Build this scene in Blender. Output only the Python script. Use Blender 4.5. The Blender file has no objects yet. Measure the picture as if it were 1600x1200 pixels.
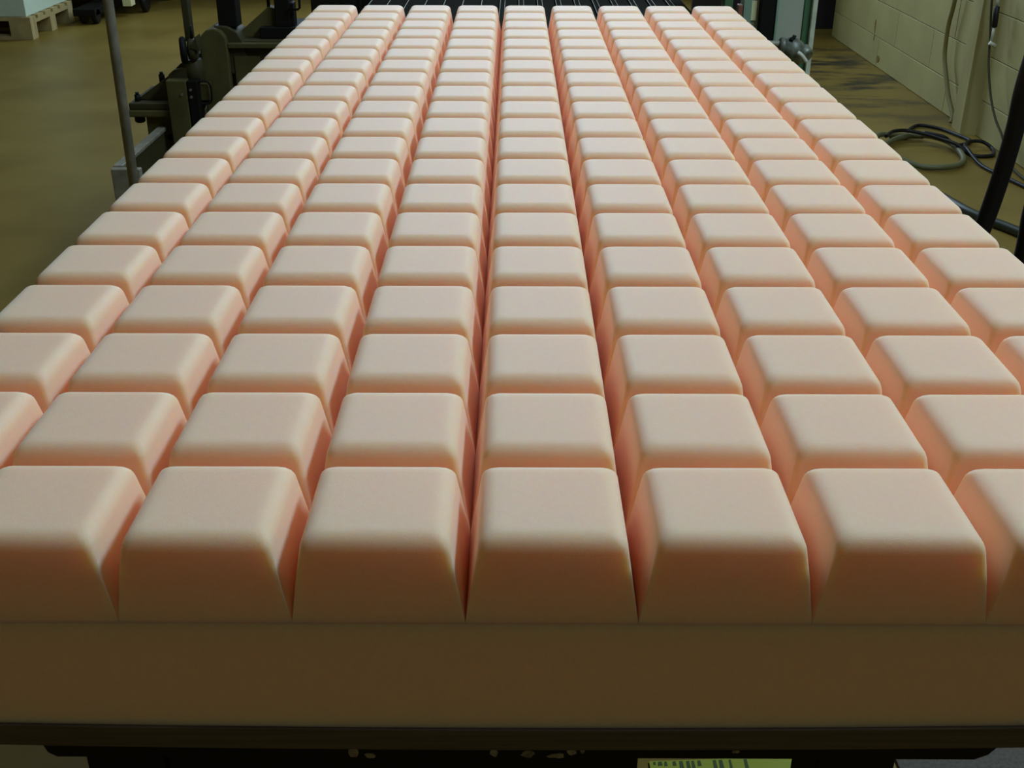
import bpy, bmesh, math, random
from mathutils import Vector, Matrix
random.seed(7)
PI = math.pi
S = bpy.context.scene
C = S.collection

# ---------------------------------------------------------------- camera
cam_d = bpy.data.cameras.new('camera')
cam = bpy.data.objects.new('camera', cam_d); C.objects.link(cam); S.camera = cam
cam_d.sensor_width = 36.0
cam_d.lens = 1756.45 / 1600 * 36.0
cam_d.clip_start = 0.02
cam_d.clip_end = 100
R_ = Vector((0.99999495, 0.00196108, 0.00249993)); U_ = Vector((-0.00311527, 0.45038429, 0.89282937))
F_ = R_.cross(U_) * -1
m = Matrix((R_, U_, -F_)).transposed().to_4x4()
m.translation = Vector((0.427, -0.5219, 1.3575))
cam.matrix_world = m

# ---------------------------------------------------------------- light
S.view_settings.view_transform = 'Standard'
S.view_settings.look = 'None'
S.view_settings.gamma = 1
S.view_settings.use_curve_mapping = False
S.view_settings.exposure = -0.12
S.cycles.max_bounces = 16; S.cycles.diffuse_bounces = 12
w = bpy.data.worlds.new('hall_world'); S.world = w; w.use_nodes = True
w.node_tree.nodes['Background'].inputs[0].default_value = (0.62, 0.78, 0.9, 1)
w.node_tree.nodes['Background'].inputs[1].default_value = 0.4

def area(name, loc, rot, sx, sy, power, col):
    d = bpy.data.lights.new(name, 'AREA'); d.shape = 'RECTANGLE'; d.size = sx; d.size_y = sy
    d.energy = power; d.color = col
    o = bpy.data.objects.new(name, d); C.objects.link(o); o.location = loc; o.rotation_euler = rot
    return o
DAY = (0.75, 0.96, 1.22)
area('far_window_daylight', (0.9, 8.9, 2.55), (math.radians(-78), 0, 0), 4.6, 1.5, 205, DAY)
area('right_window_daylight', (2.5, 1.0, 3.4), (0, math.radians(45), 0), .5, 2.6, 88, DAY)
area('back_fill_light', (0.3, -3.7, 1.7), (math.radians(90), 0, 0), 3.0, 2.2, 6.2, (1.0, 0.70, 0.42))  # added fill behind the camera, brightens the front faces of the foam
area('roof_light_daylight', (0.2, 4.2, 3.85), (0, 0, 0), 2.5, 4.0, 56, DAY)

# ---------------------------------------------------------------- materials
def srgb(r, g, b):
    f = lambda c: (c/255/12.92) if c/255 <= .04045 else ((c/255+.055)/1.055)**2.4
    return (f(r), f(g), f(b), 1)
def mat(name, col, rough=.6, metal=0., spec=.5, col2=None, scale=8., contrast=(.35, .65), bump=0., bscale=60., stretch=(1, 1, 1), detail=6, coords='Object', sheen=0., sss=0.):
    M = bpy.data.materials.new(name); M.use_nodes = True
    nt = M.node_tree; b = nt.nodes['Principled BSDF']
    b.inputs['Base Color'].default_value = col
    b.inputs['Roughness'].default_value = rough
    b.inputs['Metallic'].default_value = metal
    b.inputs['Specular IOR Level'].default_value = spec
    if sheen: b.inputs['Sheen Weight'].default_value = sheen
    if sss:
        b.inputs['Subsurface Weight'].default_value = sss; b.inputs['Subsurface Radius'].default_value = (1, .46, .14); b.inputs['Subsurface Scale'].default_value = .032
    tc = nt.nodes.new('ShaderNodeTexCoord'); mp = nt.nodes.new('ShaderNodeMapping')
    mp.inputs['Scale'].default_value = stretch
    nt.links.new(tc.outputs[coords], mp.inputs[0])
    if col2 is not None:
        n = nt.nodes.new('ShaderNodeTexNoise'); n.inputs['Scale'].default_value = scale; n.inputs['Detail'].default_value = detail
        nt.links.new(mp.outputs[0], n.inputs['Vector'])
        r = nt.nodes.new('ShaderNodeValToRGB')
        r.color_ramp.elements[0].position = contrast[0]; r.color_ramp.elements[1].position = contrast[1]
        r.color_ramp.elements[0].color = col; r.color_ramp.elements[1].color = col2
        nt.links.new(n.outputs['Fac'], r.inputs[0]); nt.links.new(r.outputs[0], b.inputs['Base Color'])
    if bump:
        n2 = nt.nodes.new('ShaderNodeTexNoise'); n2.inputs['Scale'].default_value = bscale; n2.inputs['Detail'].default_value = 4
        nt.links.new(mp.outputs[0], n2.inputs['Vector'])
        bp = nt.nodes.new('ShaderNodeBump'); bp.inputs['Strength'].default_value = bump; bp.inputs['Distance'].default_value = .002
        nt.links.new(n2.outputs['Fac'], bp.inputs['Height']); nt.links.new(bp.outputs[0], b.inputs['Normal'])
    return M

M_foam = mat('peach_foam', (0.965, 0.61, 0.375, 1), .6, spec=.5, col2=(0.97, 0.63, 0.40, 1), scale=220, bump=.08, bscale=900, coords='Object', sheen=.15, sss=.8)
M_floor = mat('painted_concrete_floor', (0.177, 0.116, 0.017, 1), .45, spec=.35, col2=(0.248, 0.171, 0.032, 1), scale=1.6, bump=.15, bscale=25)
def floor_stains(M):
    nt = M.node_tree; b = nt.nodes['Principled BSDF']
    src = b.inputs['Base Color'].links[0].from_socket
    tc = nt.nodes.new('ShaderNodeTexCoord')
    # dark worn patch on the floor along the block wall: position mask times noise
    mp = nt.nodes.new('ShaderNodeMapping'); mp.vector_type = 'POINT'
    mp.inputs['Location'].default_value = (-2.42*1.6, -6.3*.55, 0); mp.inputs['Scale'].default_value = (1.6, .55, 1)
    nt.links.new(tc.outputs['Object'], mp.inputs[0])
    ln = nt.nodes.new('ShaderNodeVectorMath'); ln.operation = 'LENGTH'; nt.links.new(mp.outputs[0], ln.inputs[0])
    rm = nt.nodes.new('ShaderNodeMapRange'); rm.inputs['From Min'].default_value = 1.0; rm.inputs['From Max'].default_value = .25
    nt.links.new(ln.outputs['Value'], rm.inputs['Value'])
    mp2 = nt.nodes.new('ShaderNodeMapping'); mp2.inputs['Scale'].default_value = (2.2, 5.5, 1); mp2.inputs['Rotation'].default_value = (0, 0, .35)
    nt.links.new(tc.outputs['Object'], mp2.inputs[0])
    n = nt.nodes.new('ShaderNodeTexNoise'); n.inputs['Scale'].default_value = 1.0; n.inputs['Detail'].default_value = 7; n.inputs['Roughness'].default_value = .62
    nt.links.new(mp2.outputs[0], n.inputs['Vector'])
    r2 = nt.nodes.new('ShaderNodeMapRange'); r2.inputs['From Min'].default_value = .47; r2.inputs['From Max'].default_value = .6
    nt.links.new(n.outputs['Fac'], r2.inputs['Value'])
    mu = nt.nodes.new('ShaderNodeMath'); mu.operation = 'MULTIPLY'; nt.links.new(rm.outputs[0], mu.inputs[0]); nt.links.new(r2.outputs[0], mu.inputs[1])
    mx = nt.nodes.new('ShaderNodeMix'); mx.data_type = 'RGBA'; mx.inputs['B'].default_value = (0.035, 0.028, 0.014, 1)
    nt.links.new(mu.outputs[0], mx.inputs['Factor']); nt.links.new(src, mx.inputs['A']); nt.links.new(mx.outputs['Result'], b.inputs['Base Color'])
floor_stains(M_floor)
M_block = mat('painted_block', (0.369, 0.323, 0.120, 1), .65, col2=(0.451, 0.402, 0.154, 1), scale=3, bump=.5, bscale=90)
M_mortar = mat('painted_mortar', (0.280, 0.241, 0.090, 1), .8, bump=.4)
M_wall = mat('plaster', (0.240, 0.213, 0.114, 1), .8, col2=(0.200, 0.184, 0.097, 1), scale=1.2)
M_ceiling = mat('grey_ceiling', (0.250, 0.223, 0.141, 1), .9)
M_pil = mat('pilaster_paint', (0.412, 0.365, 0.135, 1), .6, col2=(0.280, 0.233, 0.084, 1), scale=6, stretch=(1, 1, .3))
M_rust = mat('rust_stain', (0.168, 0.097, 0.014, 1), .8, col2=(0.264, 0.184, 0.050, 1), scale=60)
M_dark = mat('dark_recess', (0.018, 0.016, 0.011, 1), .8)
M_ply = mat('dark_plywood_edge', (0.072, 0.056, 0.028, 1), .7, col2=(0.111, 0.088, 0.046, 1), scale=14, stretch=(.6, 1, 30))
M_blk = mat('black_steel', (0.009, 0.009, 0.006, 1), .6, spec=.15)
M_bed = mat('black_bed_coating', (0.008, 0.008, 0.004, 1), .95, spec=.03)
M_cast = mat('olive_machine_paint', (0.100, 0.089, 0.026, 1), .65, spec=.2, col2=(0.072, 0.064, 0.019, 1), scale=12, bump=.3, bscale=40)
M_cast2 = mat('dark_machine_paint', (0.039, 0.035, 0.012, 1), .6, spec=.25, col2=(0.055, 0.048, 0.016, 1), scale=12)
M_bright = mat('worn_steel_edge', (0.160, 0.165, 0.106, 1), .5, metal=.3)
M_galv = mat('galvanised_steel', (0.338, 0.315, 0.223, 1), .5, metal=.2, col2=(0.221, 0.209, 0.142, 1), scale=20)
M_panel = mat('grey_green_panel', (0.351, 0.416, 0.293, 1), .6, col2=(0.442, 0.467, 0.344, 1), scale=9, stretch=(1, 1, .35))
M_green = mat('machine_green', (0.058, 0.151, 0.061, 1), .5)
M_teal = mat('pale_teal_paint', (0.208, 0.328, 0.223, 1), .5)
M_edge = mat('light_grey_edge', (0.650, 0.706, 0.506, 1), .5, col2=(0.468, 0.530, 0.364, 1), scale=30)
M_valve = mat('dirty_valve_metal', (0.208, 0.240, 0.172, 1), .4, metal=.3, col2=(0.078, 0.088, 0.061, 1), scale=35)
M_wood = mat('pallet_wood', (0.468, 0.378, 0.151, 1), .8, col2=(0.338, 0.252, 0.101, 1), scale=9, stretch=(1, 6, 1))
M_mint = mat('pale_mint_foam', (0.550, 0.660, 0.493, 1), .8, col2=(0.580, 0.689, 0.510, 1), scale=30)
M_pale = mat('pale_board', (0.806, 0.782, 0.405, 1), .7)
M_hose = mat('olive_hose_rubber', (0.130, 0.133, 0.055, 1), .5)
M_hose2 = mat('dark_green_hose_rubber', (0.022, 0.029, 0.016, 1), .4)
M_whose = mat('brown_olive_hose', (0.221, 0.189, 0.055, 1), .6)
M_rub = mat('black_rubber', (0.010, 0.009, 0.008, 1), .45, spec=.3)
M_grip = mat('grey_fitting', (0.546, 0.555, 0.425, 1), .5)
M_lime = mat('yellow_green_print', (0.288, 0.325, 0.024, 1), .5)
M_ink = mat('dark_print', (0.040, 0.068, 0.009, 1), .6)
M_fleck = mat('dried_paint_fleck', (0.322, 0.293, 0.194, 1), .9, col2=(0.117, 0.109, 0.073, 1), scale=90)
M_white = mat('white_cord', (0.800, 0.776, 0.704, 1), .5)

# ---------------------------------------------------------------- helpers
def link(name, bm, M, parent=None, smooth=False):
    me = bpy.data.meshes.new(name); bm.normal_update(); bm.to_mesh(me); bm.free()
    me.materials.append(M)
    if smooth:
        me.polygons.foreach_set('use_smooth', [True]*len(me.polygons))
    o = bpy.data.objects.new(name, me); C.objects.link(o)
    if parent: o.parent = parent
    return o
def abox(bm, x0, x1, y0, y1, z0, z1, bev=0.):
    vs = [bm.verts.new((x, y, z)) for x in (x0, x1) for y in (y0, y1) for z in (z0, z1)]
    idx = [(0, 1, 3, 2), (4, 6, 7, 5), (0, 4, 5, 1), (2, 3, 7, 6), (0, 2, 6, 4), (1, 5, 7, 3)]
    fs = [bm.faces.new([vs[i] for i in f]) for f in idx]
    if bev:
        es = list({e for f in fs for e in f.edges})
        bmesh.ops.bevel(bm, geom=es, offset=bev, segments=2, affect='EDGES', profile=.5)
def box(name, M, x0, x1, y0, y1, z0, z1, parent=None, bev=0.):
    bm = bmesh.new(); abox(bm, x0, x1, y0, y1, z0, z1, bev); return link(name, bm, M, parent)
def prism(name, M, pts, axis, a, b, parent=None, bev=0.):
    """polygon extruded along an axis; pts are the two other coordinates in order"""
    bm = bmesh.new()
    def P(p, t):
        return {'x': (t, p[0], p[1]), 'y': (p[0], t, p[1]), 'z': (p[0], p[1], t)}[axis]
    A = [bm.verts.new(P(p, a)) for p in pts]; B = [bm.verts.new(P(p, b)) for p in pts]
    n = len(pts); bm.faces.new(A); bm.faces.new(B[::-1])
    for i in range(n): bm.faces.new((A[i], B[i], B[(i+1) % n], A[(i+1) % n]))
    bmesh.ops.recalc_face_normals(bm, faces=bm.faces)
    if bev: bmesh.ops.bevel(bm, geom=list(bm.edges), offset=bev, segments=2, affect='EDGES', profile=.5)
    return link(name, bm, M, parent)
def cyl(name, M, p0, p1, r, parent=None, seg=20, r1=None, bev=0.):
    p0 = Vector(p0); p1 = Vector(p1); d = p1-p0; q = d.to_track_quat('Z', 'Y').to_matrix()
    r1 = r if r1 is None else r1
    bm = bmesh.new(); rings = []
    prof = [(0, r), (1, r1)] if not bev else [(0, r-bev), (bev/d.length, r), (1-bev/d.length, r1), (1, r1-bev)]
    for t, rr in prof:
        rings.append([bm.verts.new(p0 + d*t + q @ Vector((rr*math.cos(2*PI*k/seg), rr*math.sin(2*PI*k/seg), 0))) for k in range(seg)])
    for A, B in zip(rings, rings[1:]):
        for k in range(seg):
            f = bm.faces.new((A[k], A[(k+1) % seg], B[(k+1) % seg], B[k])); f.smooth = True
    bm.faces.new(rings[0][::-1]); bm.faces.new(rings[-1])
    o = link(name, bm, M, parent); return o
def catmull(pts, n=8, closed=False):
    pts = [Vector(p) for p in pts]; out = []; N = len(pts)
    g = lambda i: pts[i % N] if closed else pts[max(0, min(N-1, i))]
    for i in range(N if closed else N-1):
        a, b, c, d = g(i-1), g(i), g(i+1), g(i+2)
        for k in range(n):
            t = k/n
            out.append(.5*((2*b)+(c-a)*t+(2*a-5*b+4*c-d)*t*t+(3*b-a-3*c+d)*t**3))
    if not closed: out.append(pts[-1].copy())
    return out
def tube(name, M, pts, r, parent=None, seg=10, n=8, smooth=True, radii=None):
    P = catmull(pts, n) if smooth else [Vector(p) for p in pts]
    bm = bmesh.new(); rings = []; up = Vector((0, 0, 1))
    T0 = (P[1]-P[0]).normalized()
    nrm = T0.orthogonal().normalized()
    for i, p in enumerate(P):
        T = (P[min(i+1, len(P)-1)]-P[max(i-1, 0)]).normalized()
        nrm = (nrm - T*nrm.dot(T)).normalized(); bn = T.cross(nrm)
        rr = r if radii is None else radii(i/(len(P)-1))
        rings.append([bm.verts.new(p + rr*(math.cos(2*PI*k/seg)*nrm + math.sin(2*PI*k/seg)*bn)) for k in range(seg)])
    for A, B in zip(rings, rings[1:]):
        for k in range(seg): f = bm.faces.new((A[k], A[(k+1) % seg], B[(k+1) % seg], B[k])); f.smooth = True
    bm.faces.new(rings[0][::-1]); bm.faces.new(rings[-1])
    return link(name, bm, M, parent)
def tag(o, label, cat, group=None):
    o['label'] = label; o['category'] = cat
    if group: o['group'] = group
    return o
def thing(name, label, cat, loc=(0, 0, 0), group=None):
    o = bpy.data.objects.new(name, None); C.objects.link(o); o.location = loc; o.empty_display_size = .05
    bpy.context.view_layer.update()
    return tag(o, label, cat, group)
def settle(root):
    """parts were modelled in world coordinates: give them the offset to the root's own place"""
    for ch in root.children: ch.location = ch.location - root.location
def struct(o): o['kind'] = 'structure'; return o

# ---------------------------------------------------------------- the hall
struct(box('floor', M_floor, -7, 3.6, -4, 10.5, -.12, 0))
struct(box('ceiling', M_ceiling, -7, 3.6, -4, 10.5, 4.0, 4.12))
struct(box('wall_left', M_wall, -7.12, -7, -4, 10.5, 0, 4))
struct(box('wall_back', M_wall, -7, 3.6, -4.12, -4, 0, 4))
struct(box('wall_far', M_wall, -7, 3.6, 10.5, 10.62, 0, 4))
# the far end right of the block wall: an unlit passage
bmw = bmesh.new(); abox(bmw, 2.655, 2.80, -4, 7.56, 0, 4)
wr = struct(link('wall_right', bmw, M_mortar))
# blocks: 0.4 x 0.2 m, running bond, the lowest course sunk into the floor screed
def block_mesh(L, H):
    bm = bmesh.new(); abox(bm, 0, .02, 0, L, 0, H); 
    es = [e for e in bm.edges if all(abs(v.co.x) < 1e-6 for v in e.verts) and abs(e.verts[0].co.y-e.verts[1].co.y) > .01]
    bmesh.ops.bevel(bm, geom=es, offset=.0022, segments=1, affect='EDGES')
    me = bpy.data.meshes.new('block'); bm.to_mesh(me); bm.free(); me.materials.append(M_block); return me
bcache = {}
Y0, Y1 = 2.6, 7.56
for c in range(14):
    z0 = 0.0 if c == 0 else -.033 + .2*c; z1 = -.033 + .2*(c+1)
    y = Y1 + .44 if c % 2 else Y1 + .14
    while y > Y0:
        a = max(y-.6, Y0); b = min(y, Y1); y -= .6
        L = round(b-a-.0012, 4); H = round(z1-z0-.003, 3)
        if L < .03: continue
        if (L, H) not in bcache: bcache[(L, H)] = block_mesh(L, H)
        o = bpy.data.objects.new('block', bcache[(L, H)]); C.objects.link(o); o.parent = wr
        o.location = (2.64 + random.uniform(-.0012, .0012), a+.001, z0+.0015)
struct(box('wall_right', M_wall, 2.64, 2.656, -4, 2.6, 0, 4))
struct(box('wall_right', M_wall, 2.64, 2.656, 2.6, 7.56, 2.767, 4))
struct(box('wall_right', M_wall, 3.6, 3.72, -4, 10.5, 0, 4))
# rust stains on the block wall
def blot(name, M, cx, cy, cz, w_, h_, parent, x=2.6375):
    bm = bmesh.new(); n = 14; A = []; B = []
    for k in range(n):
        a = 2*PI*k/n; rr = random.uniform(.7, 1.1)
        A.append(bm.verts.new((x, cy+w_*rr*math.cos(a), cz+h_*rr*math.sin(a)))); B.append(bm.verts.new((x+.003, cy+w_*rr*math.cos(a), cz+h_*rr*math.sin(a))))
    bm.faces.new(A); bm.faces.new(B[::-1])
    for k in range(n): bm.faces.new((A[k], B[k], B[(k+1) % n], A[(k+1) % n]))
    bmesh.ops.recalc_face_normals(bm, faces=bm.faces)
    return link(name, bm, M, parent)
blot('rust_stain', M_rust, 0, 6.61, .225, .016, .05, wr)
blot('rust_stain', M_rust, 0, 6.60, .155, .009, .02, wr)
blot('rust_stain', M_rust, 0, 6.47, .05, .03, .022, wr)
# pilaster with its small plinth
pil = struct(prism('trim_1', M_pil, [(2.575, 4.86), (2.66, 4.82), (2.66, 5.0), (2.585, 5.0)], 'z', 0, 4))
bm = bmesh.new(); abox(bm, 2.54, 2.6, 4.98, 5.02, 0, 4)
# near-black panel standing in for the shade of the passage beyond the wall
struct(box('passage_shade_1', M_dark, 1.7, 3.6, 7.86, 7.92, 0, 2.6))
bm.free()

# ---------------------------------------------------------------- foam mattress
H_K, P = .0582, .1
ZT = 1.0; ZK = ZT - H_K; ZB = .868; YF = -.0125; YC = -.005   # YC: the sawn front face
def knob_mesh(front=False):
    bm = bmesh.new()
    half0 = P/2; half1 = .0410          # bottom half width, half width where the taper would meet the top plane
    r = .0100
    slope = (half0-half1)/H_K
    rings = []
    def ring(hw, z, cr):
        out = []
        ns = 4
        for q in range(4):
            a0 = q*PI/2
            cx = (hw-cr)*(1 if q in (0, 3) else -1); cy = (hw-cr)*(1 if q in (0, 1) else -1)
            for k in range(ns+1):
                a = a0 + (PI/2)*k/ns
                out.append(bm.verts.new((cx+cr*math.cos(a), cy+cr*math.sin(a), z)))
        return out
    th = math.atan(slope)
    # straight wall in three bands
    zc = H_K - r
    hw_s = lambda z: half0 - slope*z
    for z in (0, .2*H_K, .55*H_K, zc - r*math.sin(th)*0):
        rings.append(ring(hw_s(z), z, .0008 + .0040*min(1, z/H_K)))
    base = hw_s(zc)
    for k in range(1, 7):
        a = (PI/2)*k/6
        hw = base - r*(1-math.cos(a)); z = zc + r*math.sin(a)
        rings.append(ring(hw, z, .0048 + .002*k/6))
    hw = base - r
    rings.append(ring(hw-.004, H_K, .005))
    rings.append(ring(hw-.02, H_K, .004))
    N = len(rings[0])
    for A, B in zip(rings, rings[1:]):
        for k in range(N): bm.faces.new((A[k], A[(k+1) % N], B[(k+1) % N], B[k]))
    bm.faces.new(rings[-1])
    if front:
        for v in bm.verts: v.co.y = max(v.co.y, YC-YF-P/2)
    for f in bm.faces: f.smooth = True
    me = bpy.data.meshes.new('knob'); bm.normal_update(); bm.to_mesh(me); bm.free(); me.materials.append(M_foam); return me
foam = thing('foam_mattress', 'thick peach foam mattress cut into rows of square knobs, lying on the board', 'mattress', (.45, 1.0, ZB))
# base slab, its underside following the slightly sagging board
def sag(x): return .006*(1-((x-.42)/.42)**2)
def sagbox(name, M, x0, x1, y0, y1, z0, z1, s0, s1, parent, n=24, fade=1.2):
    bm = bmesh.new(); ys = [y0, y0+.15, y0+.5, y1]
    G = {}
    for j, y in enumerate(ys):
        k = max(0, 1-(y-y0)/fade)
        for i in range(n+1):
            x = x0+(x1-x0)*i/n
            G[i, j, 0] = bm.verts.new((x, y, z0 - s0*k*sag(x))); G[i, j, 1] = bm.verts.new((x, y, z1 - s1*k*sag(x)))
    J = len(ys)-1
    for i in range(n):
        for j in range(J):
            bm.faces.new((G[i, j, 1], G[i+1, j, 1], G[i+1, j+1, 1], G[i, j+1, 1]))
            bm.faces.new((G[i, j, 0], G[i, j+1, 0], G[i+1, j+1, 0], G[i+1, j, 0]))
        bm.faces.new((G[i, 0, 0], G[i+1, 0, 0], G[i+1, 0, 1], G[i, 0, 1]))
        bm.faces.new((G[i, J, 0], G[i, J, 1], G[i+1, J, 1], G[i+1, J, 0]))
    for j in range(J):
        bm.faces.new((G[0, j, 0], G[0, j, 1], G[0, j+1, 1], G[0, j+1, 0]))
        bm.faces.new((G[n, j, 0], G[n, j+1, 0], G[n, j+1, 1], G[n, j, 1]))
    bmesh.ops.recalc_face_normals(bm, faces=bm.faces)
    return link(name, bm, M, parent)
sagbox('base_slab', M_foam, 0, .9, YC, YF+2.0, ZB, ZK, 1, 0, foam)
km = knob_mesh(); kf = knob_mesh(True)
for j in range(20):
    for i in range(9):
        o = bpy.data.objects.new('knob', kf if j == 0 else km); C.objects.link(o); o.parent = foam
        o.location = (i*P+P/2, YF+j*P+P/2, ZK)
settle(foam)

# ---------------------------------------------------------------- board and table below
board = sagbox('plywood_board', M_ply, -.03, .93, YC-.002, 2.02, .852, ZB-.0005, 1, 1, None)
tag(board, 'dark plywood board lying directly under the peach foam mattress', 'board')
table = thing('work_table', 'black steel work table frame under the plywood board', 'table', (.42, 1.0, 0))
def bar(*a, **k): return box('crossbar', M_blk, *a, parent=table, **k)
prism('front_beam', M_blk, [(.135, .8450), (.73, .8450), (.724, .8365), (.716, .8325), (.143, .8325), (.138, .836)], 'y', .0, .05, table)
box('side_rail', M_blk, .15, .2, .05, 1.96, .79, .840, table)
box('side_rail', M_blk, .64, .69, .05, 1.96, .79, .8325, table)
for x in (.13, .64):
    for y in (.06, 1.88):
        box('leg', M_blk, x, x+.055, y, y+.055, 0, .8325, table, bev=.002)
bar(.185, .64, .07, .11, .46, .5); bar(.185, .64, 1.88, 1.92, .46, .5)
box('rear_beam', M_blk, .13, .73, 1.92, 1.97, .79, .8325, table)
box('shade_plate', M_blk, .188, .515, .06, .10, .62, .8325, table)  # black sheet added in place of the shade under the table
for (x, z, a, b) in [(.329, .8375, .0035, .005), (.3395, .835, .004, .002), (.4165, .8375, .0028, .0035), (.437, .8365, .0045, .0028), (.4545, .8352, .0055, .0022), (.4645, .8385, .003, .0028), (.471, .839, .0015, .002), (.5665, .8388, .0028, .0014)]:
    bm = bmesh.new(); n = 11
    A = []; B = []
    for k in range(n):
        t = 2*PI*k/n; rr = random.uniform(.65, 1.15)
        A.append(bm.verts.new((x+a*rr*math.cos(t), -.0008, z+b*rr*math.sin(t)))); B.append(bm.verts.new((x+a*rr*math.cos(t), .0004, z+b*rr*math.sin(t))))
    bm.faces.new(A); bm.faces.new(B[::-1])
    for k in range(n): bm.faces.new((A[k], B[k], B[(k+1) % n], A[(k+1) % n]))
    bmesh.ops.recalc_face_normals(bm, faces=bm.faces)
    link('paint_fleck', bm, M_fleck, table)
settle(table)
# yellow-green printed sheet on the floor under the table
card = thing('printed_sheet', 'yellow-green printed sheet lying on the floor below the front of the table', 'sheet', (.77, .70, 0))
prism('paper', M_lime, [(.648, .50), (.90, .50), (.896, .812), (.890, .826), (.880, .829), (.648, .818)], 'z', .001, .004, card)
for x, h_ in [(.656, .007), (.665, .009), (.674, .010), (.688, .010), (.699, .017), (.710, .020), (.718, .019), (.728, .012), (.753, .028), (.763, .022), (.778, .034), (.803, .036)]:
    yt = .816 + (x-.648)*.045
    w2 = random.uniform(.0022, .0042)
    prism('print_mark', M_ink, [(x-w2, yt-h_), (x+w2, yt-h_*.95), (x+w2*.7, yt), (x-w2*.8, yt-.001)], 'z', .004, .0044, card)
settle(card)
mat_ = tag(box('floor_mat', mat('worn_grey_mat', (0.075, 0.066, 0.046, 1), .9, col2=(0.11, 0.096, 0.07, 1), scale=160), 1.045, 2.3, .1, 1.3, 0, .006, bev=.002), 'worn grey mat on the floor below the right front corner of the foam', 'mat')
cord = tube('white_cord', M_white, [(.705, .12, .80), (.709, .118, .765), (.716, .116, .72), (.726, .114, .66), (.735, .112, .55), (.74, .112, .35), (.742, .115, .02)], .0014)
tag(cord, 'thin white cord hanging below the right end of the table beam', 'cord')

# ---------------------------------------------------------------- slatted bed beyond the mattress
bed = thing('slatted_machine_bed', 'dark slatted machine bed with thin bright rails beyond the far end of the foam', 'machine bed', (.4, 3.3, 0))
for k in range(17):
    x = -.035 + .0595*k
    box('slat', M_bed, x+.003, x+.0565, 2.06, 4.35, .806, .824, bed, bev=.002)
    rr = .0011 if k < 7 else .0008
    cyl('rail', M_bright, (x, 2.06, .826), (x+.004, 4.35, .826), rr*1.5, bed, seg=8)
    if k > 6: cyl('rail', M_bright, (x+.015, 2.06, .826), (x+.019, 4.35, .826), rr*1.3, bed, seg=8)
box('bed_plate', M_bed, -.05, .99, 2.06, 4.35, .77, .805, bed)
for x in (-.04, .9):
    for y in (2.1, 4.25): box('leg', M_blk, x, x+.07, y, y+.07, 0, .77, bed)
settle(bed)

# ---------------------------------------------------------------- left machine
LM = thing('cutting_machine_column', 'dark olive cast machine stand with rounded column left of the foam', 'machine', (-.6, 3.3, 0))
prism('column', M_cast, [(-.585, 0), (-.505, 0), (-.497, .70), (-.50, .722), (-.515, .742), (-.535, .75), (-.56, .745), (-.578, .728), (-.585, .70)], 'y', 3.2, 3.36, LM, bev=.004)
prism('column_cap', M_cast2, [(-.497, .60), (-.44, .62), (-.447, .70), (-.467, .735), (-.497, .752), (-.54, .756)], 'y', 3.225, 3.35, LM, bev=.004)
prism('body', M_cast, [(-.79, 0), (-.585, 0), (-.585, .50), (-.64, .50), (-.66, .475), (-.785, .475)], 'y', 3.18, 3.42, LM, bev=.004)
box('top_flange', M_cast, -.835, -.60, 3.15, 3.42, .477, .500, LM, bev=.005)
box('top_plate', M_cast2, -.828, -.62, 3.155, 3.42, .5005, .522, LM, bev=.004)
prism('gusset', M_cast2, [(-.815, .5225), (-.60, .5225), (-.60, .665), (-.655, .64), (-.70, .60), (-.745, .57)], 'y', 3.20, 3.40, LM, bev=.003)
prism('gusset_lug', M_cast2, [(-.695, .585), (-.60, .585), (-.60, .640), (-.672, .625), (-.69, .61)], 'y', 3.17, 3.199, LM, bev=.003)
for (x, z, y) in [(-.806, .5225, 3.19), (-.733, .578, 3.24)]:
    b_ = cyl('bolt', M_blk, (x, y, z-.005), (x, y, z+.02), .010, LM, seg=6)
    cyl('bolt_shank', M_blk, (x, y, z+.018), (x, y, z+.028), .006, b_, seg=10)
cyl('bolt', M_blk, (-.808, 3.19, .452), (-.808, 3.19, .4765), .017, LM, seg=16, bev=.004)
for (x, z) in [(-.712, .405), (-.708, .34)]:
    cyl('screw', M_blk, (x, 3.172, z), (x, 3.181, z), .011, LM, seg=14, bev=.002)
box('slot', M_blk, -.648, -.636, 3.176, 3.181, .34, .44, LM)
box('clamp_strip', M_cast, -.690, -.625, 3.13, 3.17, .35, .60, LM, bev=.003)
box('guide_rod', M_blk, -.622, -.588, 3.13, 3.20, 0.1, .60, LM, bev=.004)
for (x, z) in [(-.642, .556), (-.612, .571), (-.612, .548)]:
    cyl('screw', M_bright, (x, 3.126, z), (x, 3.131, z), .0045, LM, seg=10)
box('latch_plate', M_cast, -.600, -.560, 3.16, 3.195, .53, .585, LM, bev=.003)
tube('latch_loop', M_blk, [(-.595, 3.15, .592), (-.565, 3.15, .594), (-.553, 3.15, .583), (-.551, 3.15, .555), (-.555, 3.15, .53), (-.57, 3.15, .523), (-.595, 3.15, .523)], .0035, LM, seg=8)
hub = cyl('handwheel', M_blk, (-.638, 3.16, .69), (-.618, 3.165, .69), .042, LM, seg=28, bev=.006)
cyl('gear_housing', M_cast2, (-.617, 3.175, .688), (-.588, 3.18, .688), .036, LM, seg=18, bev=.008)
cyl('lower_boss', M_cast2, (-.612, 3.2, .585), (-.612, 3.2, .655), .034, LM, seg=16, bev=.004)
cyl('grease_nipple', M_blk, (-.602, 3.18, .72), (-.600, 3.18, .763), .006, LM, seg=8, r1=.003)
prism('lever', M_cast2, [(-.60, .70), (-.585, .725), (-.58, .735), (-.572, .69)], 'y', 3.14, 3.20, LM)
box('column_post', M_blk, -.527, -.466, 3.24, 3.31, .748, 1.9, LM, bev=.003)
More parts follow.
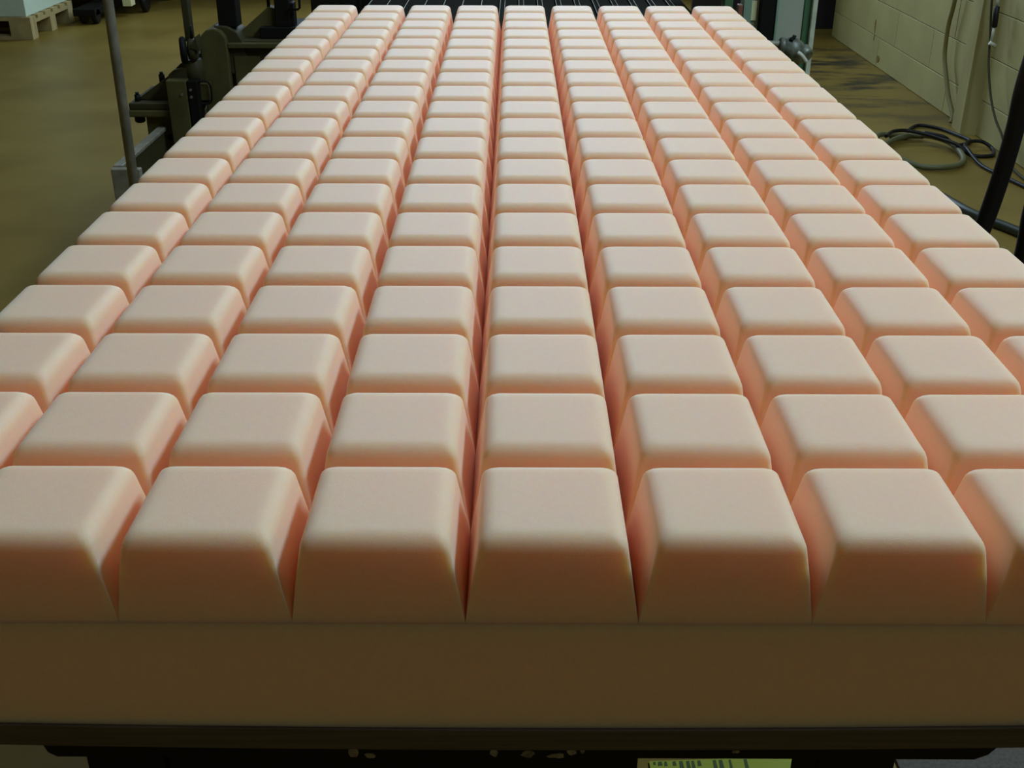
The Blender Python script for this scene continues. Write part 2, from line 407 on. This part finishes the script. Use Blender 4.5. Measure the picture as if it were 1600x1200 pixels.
box('guide_post', M_cast2, -.629, -.608, 3.20, 3.24, .71, 1.9, LM, bev=.002)
# horizontal box beam behind the foam, running from the column to the bed
prism('cross_housing', M_cast2, [(-.497, .46), (-.06, .46), (-.06, .708), (-.497, .708)], 'y', 3.235, 3.5, LM, bev=.004)
box('housing_lip', M_cast, -.496, -.06, 3.205, 3.234, .688, .703, LM, bev=.002)
box('housing_panel', M_cast, -.485, -.40, 3.222, 3.234, .565, .66, LM, bev=.003)
CM = LM
box('carriage_block', M_blk, -.40, -.20, 3.26, 3.45, .7085, .745, CM, bev=.004)
box('post', M_blk, -.348, -.300, 3.27, 3.34, .745, 1.9, CM, bev=.003)
box('post_flange', M_blk, -.306, -.288, 3.28, 3.33, .745, .818, CM, bev=.003)
tube('rod_handle', M_blk, [(-.300, 3.26, .802), (-.27, 3.26, .801), (-.264, 3.26, .806), (-.263, 3.26, .84), (-.262, 3.26, .95)], .004, CM, seg=8, smooth=False)
cyl('thin_rod', M_blk, (-.372, 3.3, .745), (-.372, 3.3, 1.8), .0055, CM, seg=8)
prism('brace', M_cast, [(-.462, .7085), (-.35, .7085), (-.352, .80), (-.372, .805), (-.462, .733)], 'y', 3.29, 3.33, CM, bev=.002)
settle(LM)
cab = tag(box('machine_cabinet', M_blk, -.185, .0, 4.4, 4.9, 0, 1.6, bev=.005), 'black machine cabinet behind the far left corner of the foam', 'cabinet')
cab.location.x = -.24; 
gb = thing('machine_gantry', 'dark machine gantry spanning behind the slatted bed', 'machine', (.4, 4.6, 0))
box('gantry_beam', M_blk, -.22, 1.0, 4.45, 4.7, .86, 1.2, gb, bev=.005)
box('gantry_leg', M_blk, -.22, -.10, 4.46, 4.69, 0, .86, gb, bev=.005)
box('gantry_leg', M_blk, .86, 1.0, 4.46, 4.69, 0, .86, gb, bev=.005)
prism('support_arm', M_cast2, [(.70, .72), (.80, .72), (.76, .86), (.70, .86)], 'y', 4.36, 4.44, gb, bev=.003)
settle(gb)
# beam along the left of the machine, and the conduit in front
bl = thing('base_beam', 'grey steel base beam with a light top edge behind the thin pole', 'beam', (-.75, 2.9, .3))
box('web', M_cast2, -.738, -.722, 2.70, 3.16, .05, .432, bl, bev=.002)
box('end_plate', M_galv, -.745, -.660, 2.675, 2.699, .0, .440, bl, bev=.003)
box('top_flange', M_galv, -.745, -.716, 2.70, 3.165, .4325, .444, bl, bev=.002)
box('foot', M_blk, -.745, -.67, 3.0, 3.12, 0, .05, bl)
settle(bl)
pole = thing('conduit_pole', 'thin grey steel pole standing left of the foam in front of the machine', 'pole', (-.66, 2.5, 0))
cyl('tube', M_galv, (-.626, 2.5, .004), (-.605, 2.5, 2.1), .0135, pole, seg=18)
cyl('foot', M_galv, (-.626, 2.5, 0), (-.626, 2.5, .008), .04, pole, seg=18)
settle(pole)

# ---------------------------------------------------------------- pallet, mint block, trolley
pal = thing('wooden_pallet', 'wooden pallet on the floor at far left carrying a pale mint block', 'pallet', (-3.43, 7.73, 0))
PX0, PX1, PY0, PY1 = -4.03, -2.83, 7.33, 8.13
for k in range(3):
    y = PY0 + k*.35
    box('bottom_board', M_wood, PX0, PX1, y, y+.1, 0, .022, pal)
for k in range(3):
    for q in range(3):
        x = PX0 + q*.5275; y = PY0 + k*.35
        box('spacer_block', M_wood, x, x+.145, y, y+.1, .022, .1, pal)
for q in range(3):
    x = PX0 + q*.5275
    box('stringer_board', M_wood, x, x+.145, PY0, PY1, .1, .122, pal)
for k in range(6):
    y = PY0 + k*.14
    box('top_board', M_wood, PX0, PX1, y, y+.1, .122, .144, pal)
settle(pal)
mb = tag(box('mint_foam_block', M_mint, -4.0, -2.862, 7.36, 8.14, .1445, 1.9, bev=.004), 'pale mint foam block stacked on the wooden pallet', 'block')
tro = thing('flat_trolley', 'low wooden platform trolley on black castors behind the thin pole', 'trolley', (-2.7, 8.6, 0))
box('platform', M_wood, -3.25, -2.46, 8.45, 9.4, .17, .20, tro, bev=.003)
box('front_rail', M_wood, -3.25, -2.46, 8.42, 8.45, .155, .20, tro, bev=.002)
box('end_board', M_pale, -2.52, -2.455, 8.32, 8.419, .075, .60, tro, bev=.003)
for x, y in [(-3.1, 8.6), (-2.42, 8.55), (-3.1, 9.25), (-2.42, 9.2)]:
    wh = cyl('castor', M_rub, (x-.02, y, .075), (x+.02, y, .075), .075, tro, seg=20, bev=.01)
    box('fork', M_blk, x-.035, x-.022, y-.03, y+.03, .07, .169, wh)
box('axle_mount', M_blk, -2.46, -2.38, 8.5, 9.25, .15, .169, tro)
box('load', M_dark, -3.2, -2.56, 8.5, 9.3, .2, 1.8, tro, bev=.01)
tube('tow_bar', M_galv, [(-2.50, 8.40, .14), (-2.2, 8.75, .17), (-1.9, 9.2, .30)], .014, tro, seg=8, smooth=False)
settle(tro)
tc2 = thing('hand_truck', 'dark hand truck parked between the wooden pallet and the pole', 'hand truck', (-2.75, 8.3, 0))
for x in (-2.71, -2.62):
    cyl('wheel', M_rub, (x-.02, 8.00, .055), (x+.02, 8.00, .055), .055, tc2, seg=18, bev=.008)
box('fork_arm', M_blk, -2.76, -2.60, 7.93, 8.42, .06, .11, tc2, bev=.005)
settle(tc2)

# ---------------------------------------------------------------- right machine frame
RM = thing('machine_end_frame', 'grey-green machine end frame with light edge strip right of the foam', 'machine', (1.28, 3.3, 0))
box('side_panel', M_panel, 1.268, 1.352, 3.22, 3.25, .0, 1.9, RM, bev=.002)
box('panel_fold', M_teal, 1.262, 1.268, 3.205, 3.25, .0, 1.9, RM)
box('corner_post', M_green, 1.3525, 1.375, 3.215, 3.30, 0, 1.9, RM, bev=.002)
box('edge_strip', M_edge, 1.3755, 1.390, 3.20, 3.22, 0, 1.9, RM, bev=.001)
box('inner_post', M_blk, 1.214, 1.2615, 3.21, 3.30, 0, 1.9, RM, bev=.003)
box('window_frame', M_teal, 1.160, 1.186, 3.22, 3.28, 0.66, 1.9, RM, bev=.002)
box('window_pane', M_pale, 1.187, 1.205, 3.235, 3.24, .775, .835, RM)
box('window_strip', M_panel, 1.1865, 1.213, 3.242, 3.26, .6, 1.9, RM)
box('back_post', M_green, 1.098, 1.125, 3.22, 3.28, .0, 1.9, RM, bev=.002)
box('header', M_dark, .93, 1.0975, 3.24, 3.28, .838, 1.0, RM)
for dy, M_, rr in ((0, M_galv, .007), (.02, M_green, .006)):
    tube('guide_rail', M_, [(1.115+dy, 2.95, .80), (1.215+dy, 2.95, .705)], rr, RM, seg=8, smooth=False)
box('hinge_block', mat('reddish_part', (0.22, 0.09, 0.05, 1), .6), 1.142, 1.158, 3.22, 3.25, .775, .825, RM, bev=.003)
settle(RM)
CL = thing('pipe_clamp', 'dirty metal valve on a short pipe clamped to the machine end frame', 'valve', (1.32, 3.1, .69))
cyl('pipe', M_galv, (1.17, 3.12, .700), (1.30, 3.12, .700), .010, CL, seg=14)
cyl('collar', M_valve, (1.262, 3.12, .695), (1.282, 3.12, .693), .026, CL, seg=18, bev=.004)
bm = bmesh.new(); bmesh.ops.create_uvsphere(bm, u_segments=18, v_segments=12, radius=1)
for v in bm.verts:
    v.co = Vector((1.310+v.co.x*.042+v.co.z*.006, 3.12+v.co.y*.035, .678+v.co.z*.040 - v.co.x*.014))
link('valve_body', bm, M_valve, CL, True)
cyl('side_cap', M_valve, (1.335, 3.13, .682), (1.352, 3.10, .664), .024, CL, seg=18, bev=.006)
tube('lever', M_grip, [(1.312, 3.075, .682), (1.326, 3.07, .672), (1.340, 3.068, .655)], .007, CL, seg=8)
cyl('bolt', M_blk, (1.300, 3.11, .708), (1.306, 3.11, .728), .006, CL, seg=8)
cyl('bolt_head', M_blk, (1.292, 3.10, .712), (1.30, 3.11, .718), .007, CL, seg=8)
cyl('outlet', M_green, (1.318, 3.12, .60), (1.316, 3.12, .65), .017, CL, seg=14)
for ch in CL.children: ch.location.z += .022
settle(CL)

# ---------------------------------------------------------------- hoses and cables by the block wall
def lay(name, M, pts, r, label, cat, n=8):
    o = tube(name, M, pts, r, None, seg=10, n=n); tag(o, label, cat); return o
h = [(2.05, 4.35, .015), (2.10, 4.52, .016), (2.159, 4.62, .018), (2.224, 4.677, .026), (2.297, 4.695, .034), (2.38, 4.669, .034), (2.43, 4.556, .030), (2.417, 4.372, .018), (2.354, 4.259, .016), (2.257, 4.218, .016), (2.179, 4.240, .016), (2.10, 4.30, .036), (2.05, 4.36, .045), (2.03, 4.45, .047), (2.07, 4.57, .047), (2.13, 4.66, .046), (2.20, 4.715, .030), (2.29, 4.745, .018), (2.36, 4.74, .018)]
lay('coiled_hose', M_hose, h, .0125, 'grey-olive rubber hose lying in a loose loop on the floor', 'hose')
c1 = [(2.20, 4.735, .010), (2.26, 4.74, .010), (2.30, 4.79, .010), (2.345, 4.90, .010), (2.42, 4.985, .010), (2.50, 4.92, .010), (2.545, 4.79, .010), (2.565, 4.70, .010), (2.534, 4.645, .010), (2.47, 4.62, .010), (2.40, 4.60, .052), (2.33, 4.66, .056)]
lay('black_cable', M_rub, c1, .0085, 'black cable arched on the floor against the foot of the pilaster', 'cable')
c2 = [(2.12, 4.55, .066), (2.175, 4.63, .068), (2.249, 4.665, .064), (2.328, 4.630, .055), (2.378, 4.57, .050), (2.424, 4.487, .045), (2.474, 4.433, .012), (2.563, 4.434, .009), (2.602, 4.499, .009), (2.618, 4.566, .009), (2.585, 4.605, .028), (2.522, 4.598, .030), (2.478, 4.531, .028), (2.458, 4.440, .035), (2.462, 4.278, .010), (2.493, 4.112, .009), (2.533, 3.92, .009), (2.56, 3.7, .009)]
lay('black_cable', M_rub, c2, .0085, 'black cable with a small loop running forward past the black stand', 'cable')
big = [(1.9, 4.6, .019), (2.03, 4.2, .019), (2.094, 3.943, .019), (2.141, 3.705, .019), (2.164, 3.595, .019), (2.2, 3.496, .019), (2.234, 3.431, .019), (2.27, 3.346, .019), (2.33, 3.2, .019), (2.4, 3.0, .019)]
lay('floor_hose', M_hose2, big, .018, 'thick dark green hose crossing the floor behind the black stand', 'hose')
wh_ = [(2.6, 5.20, 1.3), (2.6, 5.24, .9), (2.6, 5.28, .558), (2.6, 5.306, .447), (2.6, 5.305, .354), (2.6, 5.285, .279), (2.6, 5.231, .211), (2.6, 5.146, .118), (2.6, 5.05, .045), (2.59, 5.03, .012)]
lay('hanging_hose', M_whose, wh_, .011, 'brownish olive hose hanging down the block wall left of the pilaster', 'hose')
cb = thing('hanging_cable', 'thin grey cable with a black plug hanging right of the pilaster', 'cable', (2.6, 4.7, .3))
tube('cord', M_cast2, [(2.58, 4.80, 1.2), (2.58, 4.79, .8), (2.58, 4.781, .627), (2.58, 4.723, .469), (2.58, 4.697, .389), (2.58, 4.67, .337), (2.58, 4.597, .239), (2.58, 4.503, .16), (2.585, 4.40, .10), (2.59, 4.33, .02), (2.575, 4.16, .008), (2.57, 4.02, .008), (2.575, 3.8, .008)], .0055, cb, seg=8)
cyl('plug', M_rub, (2.58, 4.712, .610), (2.58, 4.700, .520), .0125, cb, seg=14, bev=.004)
cyl('plug_collar', M_grip, (2.58, 4.714, .6105), (2.58, 4.716, .66), .007, cb, seg=10)
cyl('plug_tail', M_grip, (2.58, 4.700, .5195), (2.58, 4.705, .455), .006, cb, seg=10)
cyl('clip', M_grip, (2.60, 4.695, .44), (2.57, 4.695, .455), .009, cb, seg=10)
settle(cb)

# ---------------------------------------------------------------- black stand at right
st = thing('black_stand', 'black tubular stand leg bent near the top, close beside the right edge of the foam', 'stand', (1.35, 1.55, 0))
tube('bent_tube', M_rub, [(1.215, 1.5, 0.0), (1.262, 1.5, .40), (1.285, 1.5, .58), (1.309, 1.5, .665), (1.325, 1.5, .77), (1.333, 1.5, .86), (1.334, 1.5, .93), (1.345, 1.5, 1.03), (1.375, 1.5, 1.25), (1.39, 1.5, 1.5)], .0165, st, seg=18)
tube('leg', M_rub, [(1.47, 1.5, .95), (1.425, 1.5, .85), (1.397, 1.5, .72), (1.397, 1.5, .60), (1.38, 1.5, .3), (1.365, 1.5, 0.0)], .0165, st, seg=16)
cyl('cross_tube', M_rub, (1.25, 1.5, .3), (1.38, 1.5, .3), .012, st, seg=12)
settle(st)
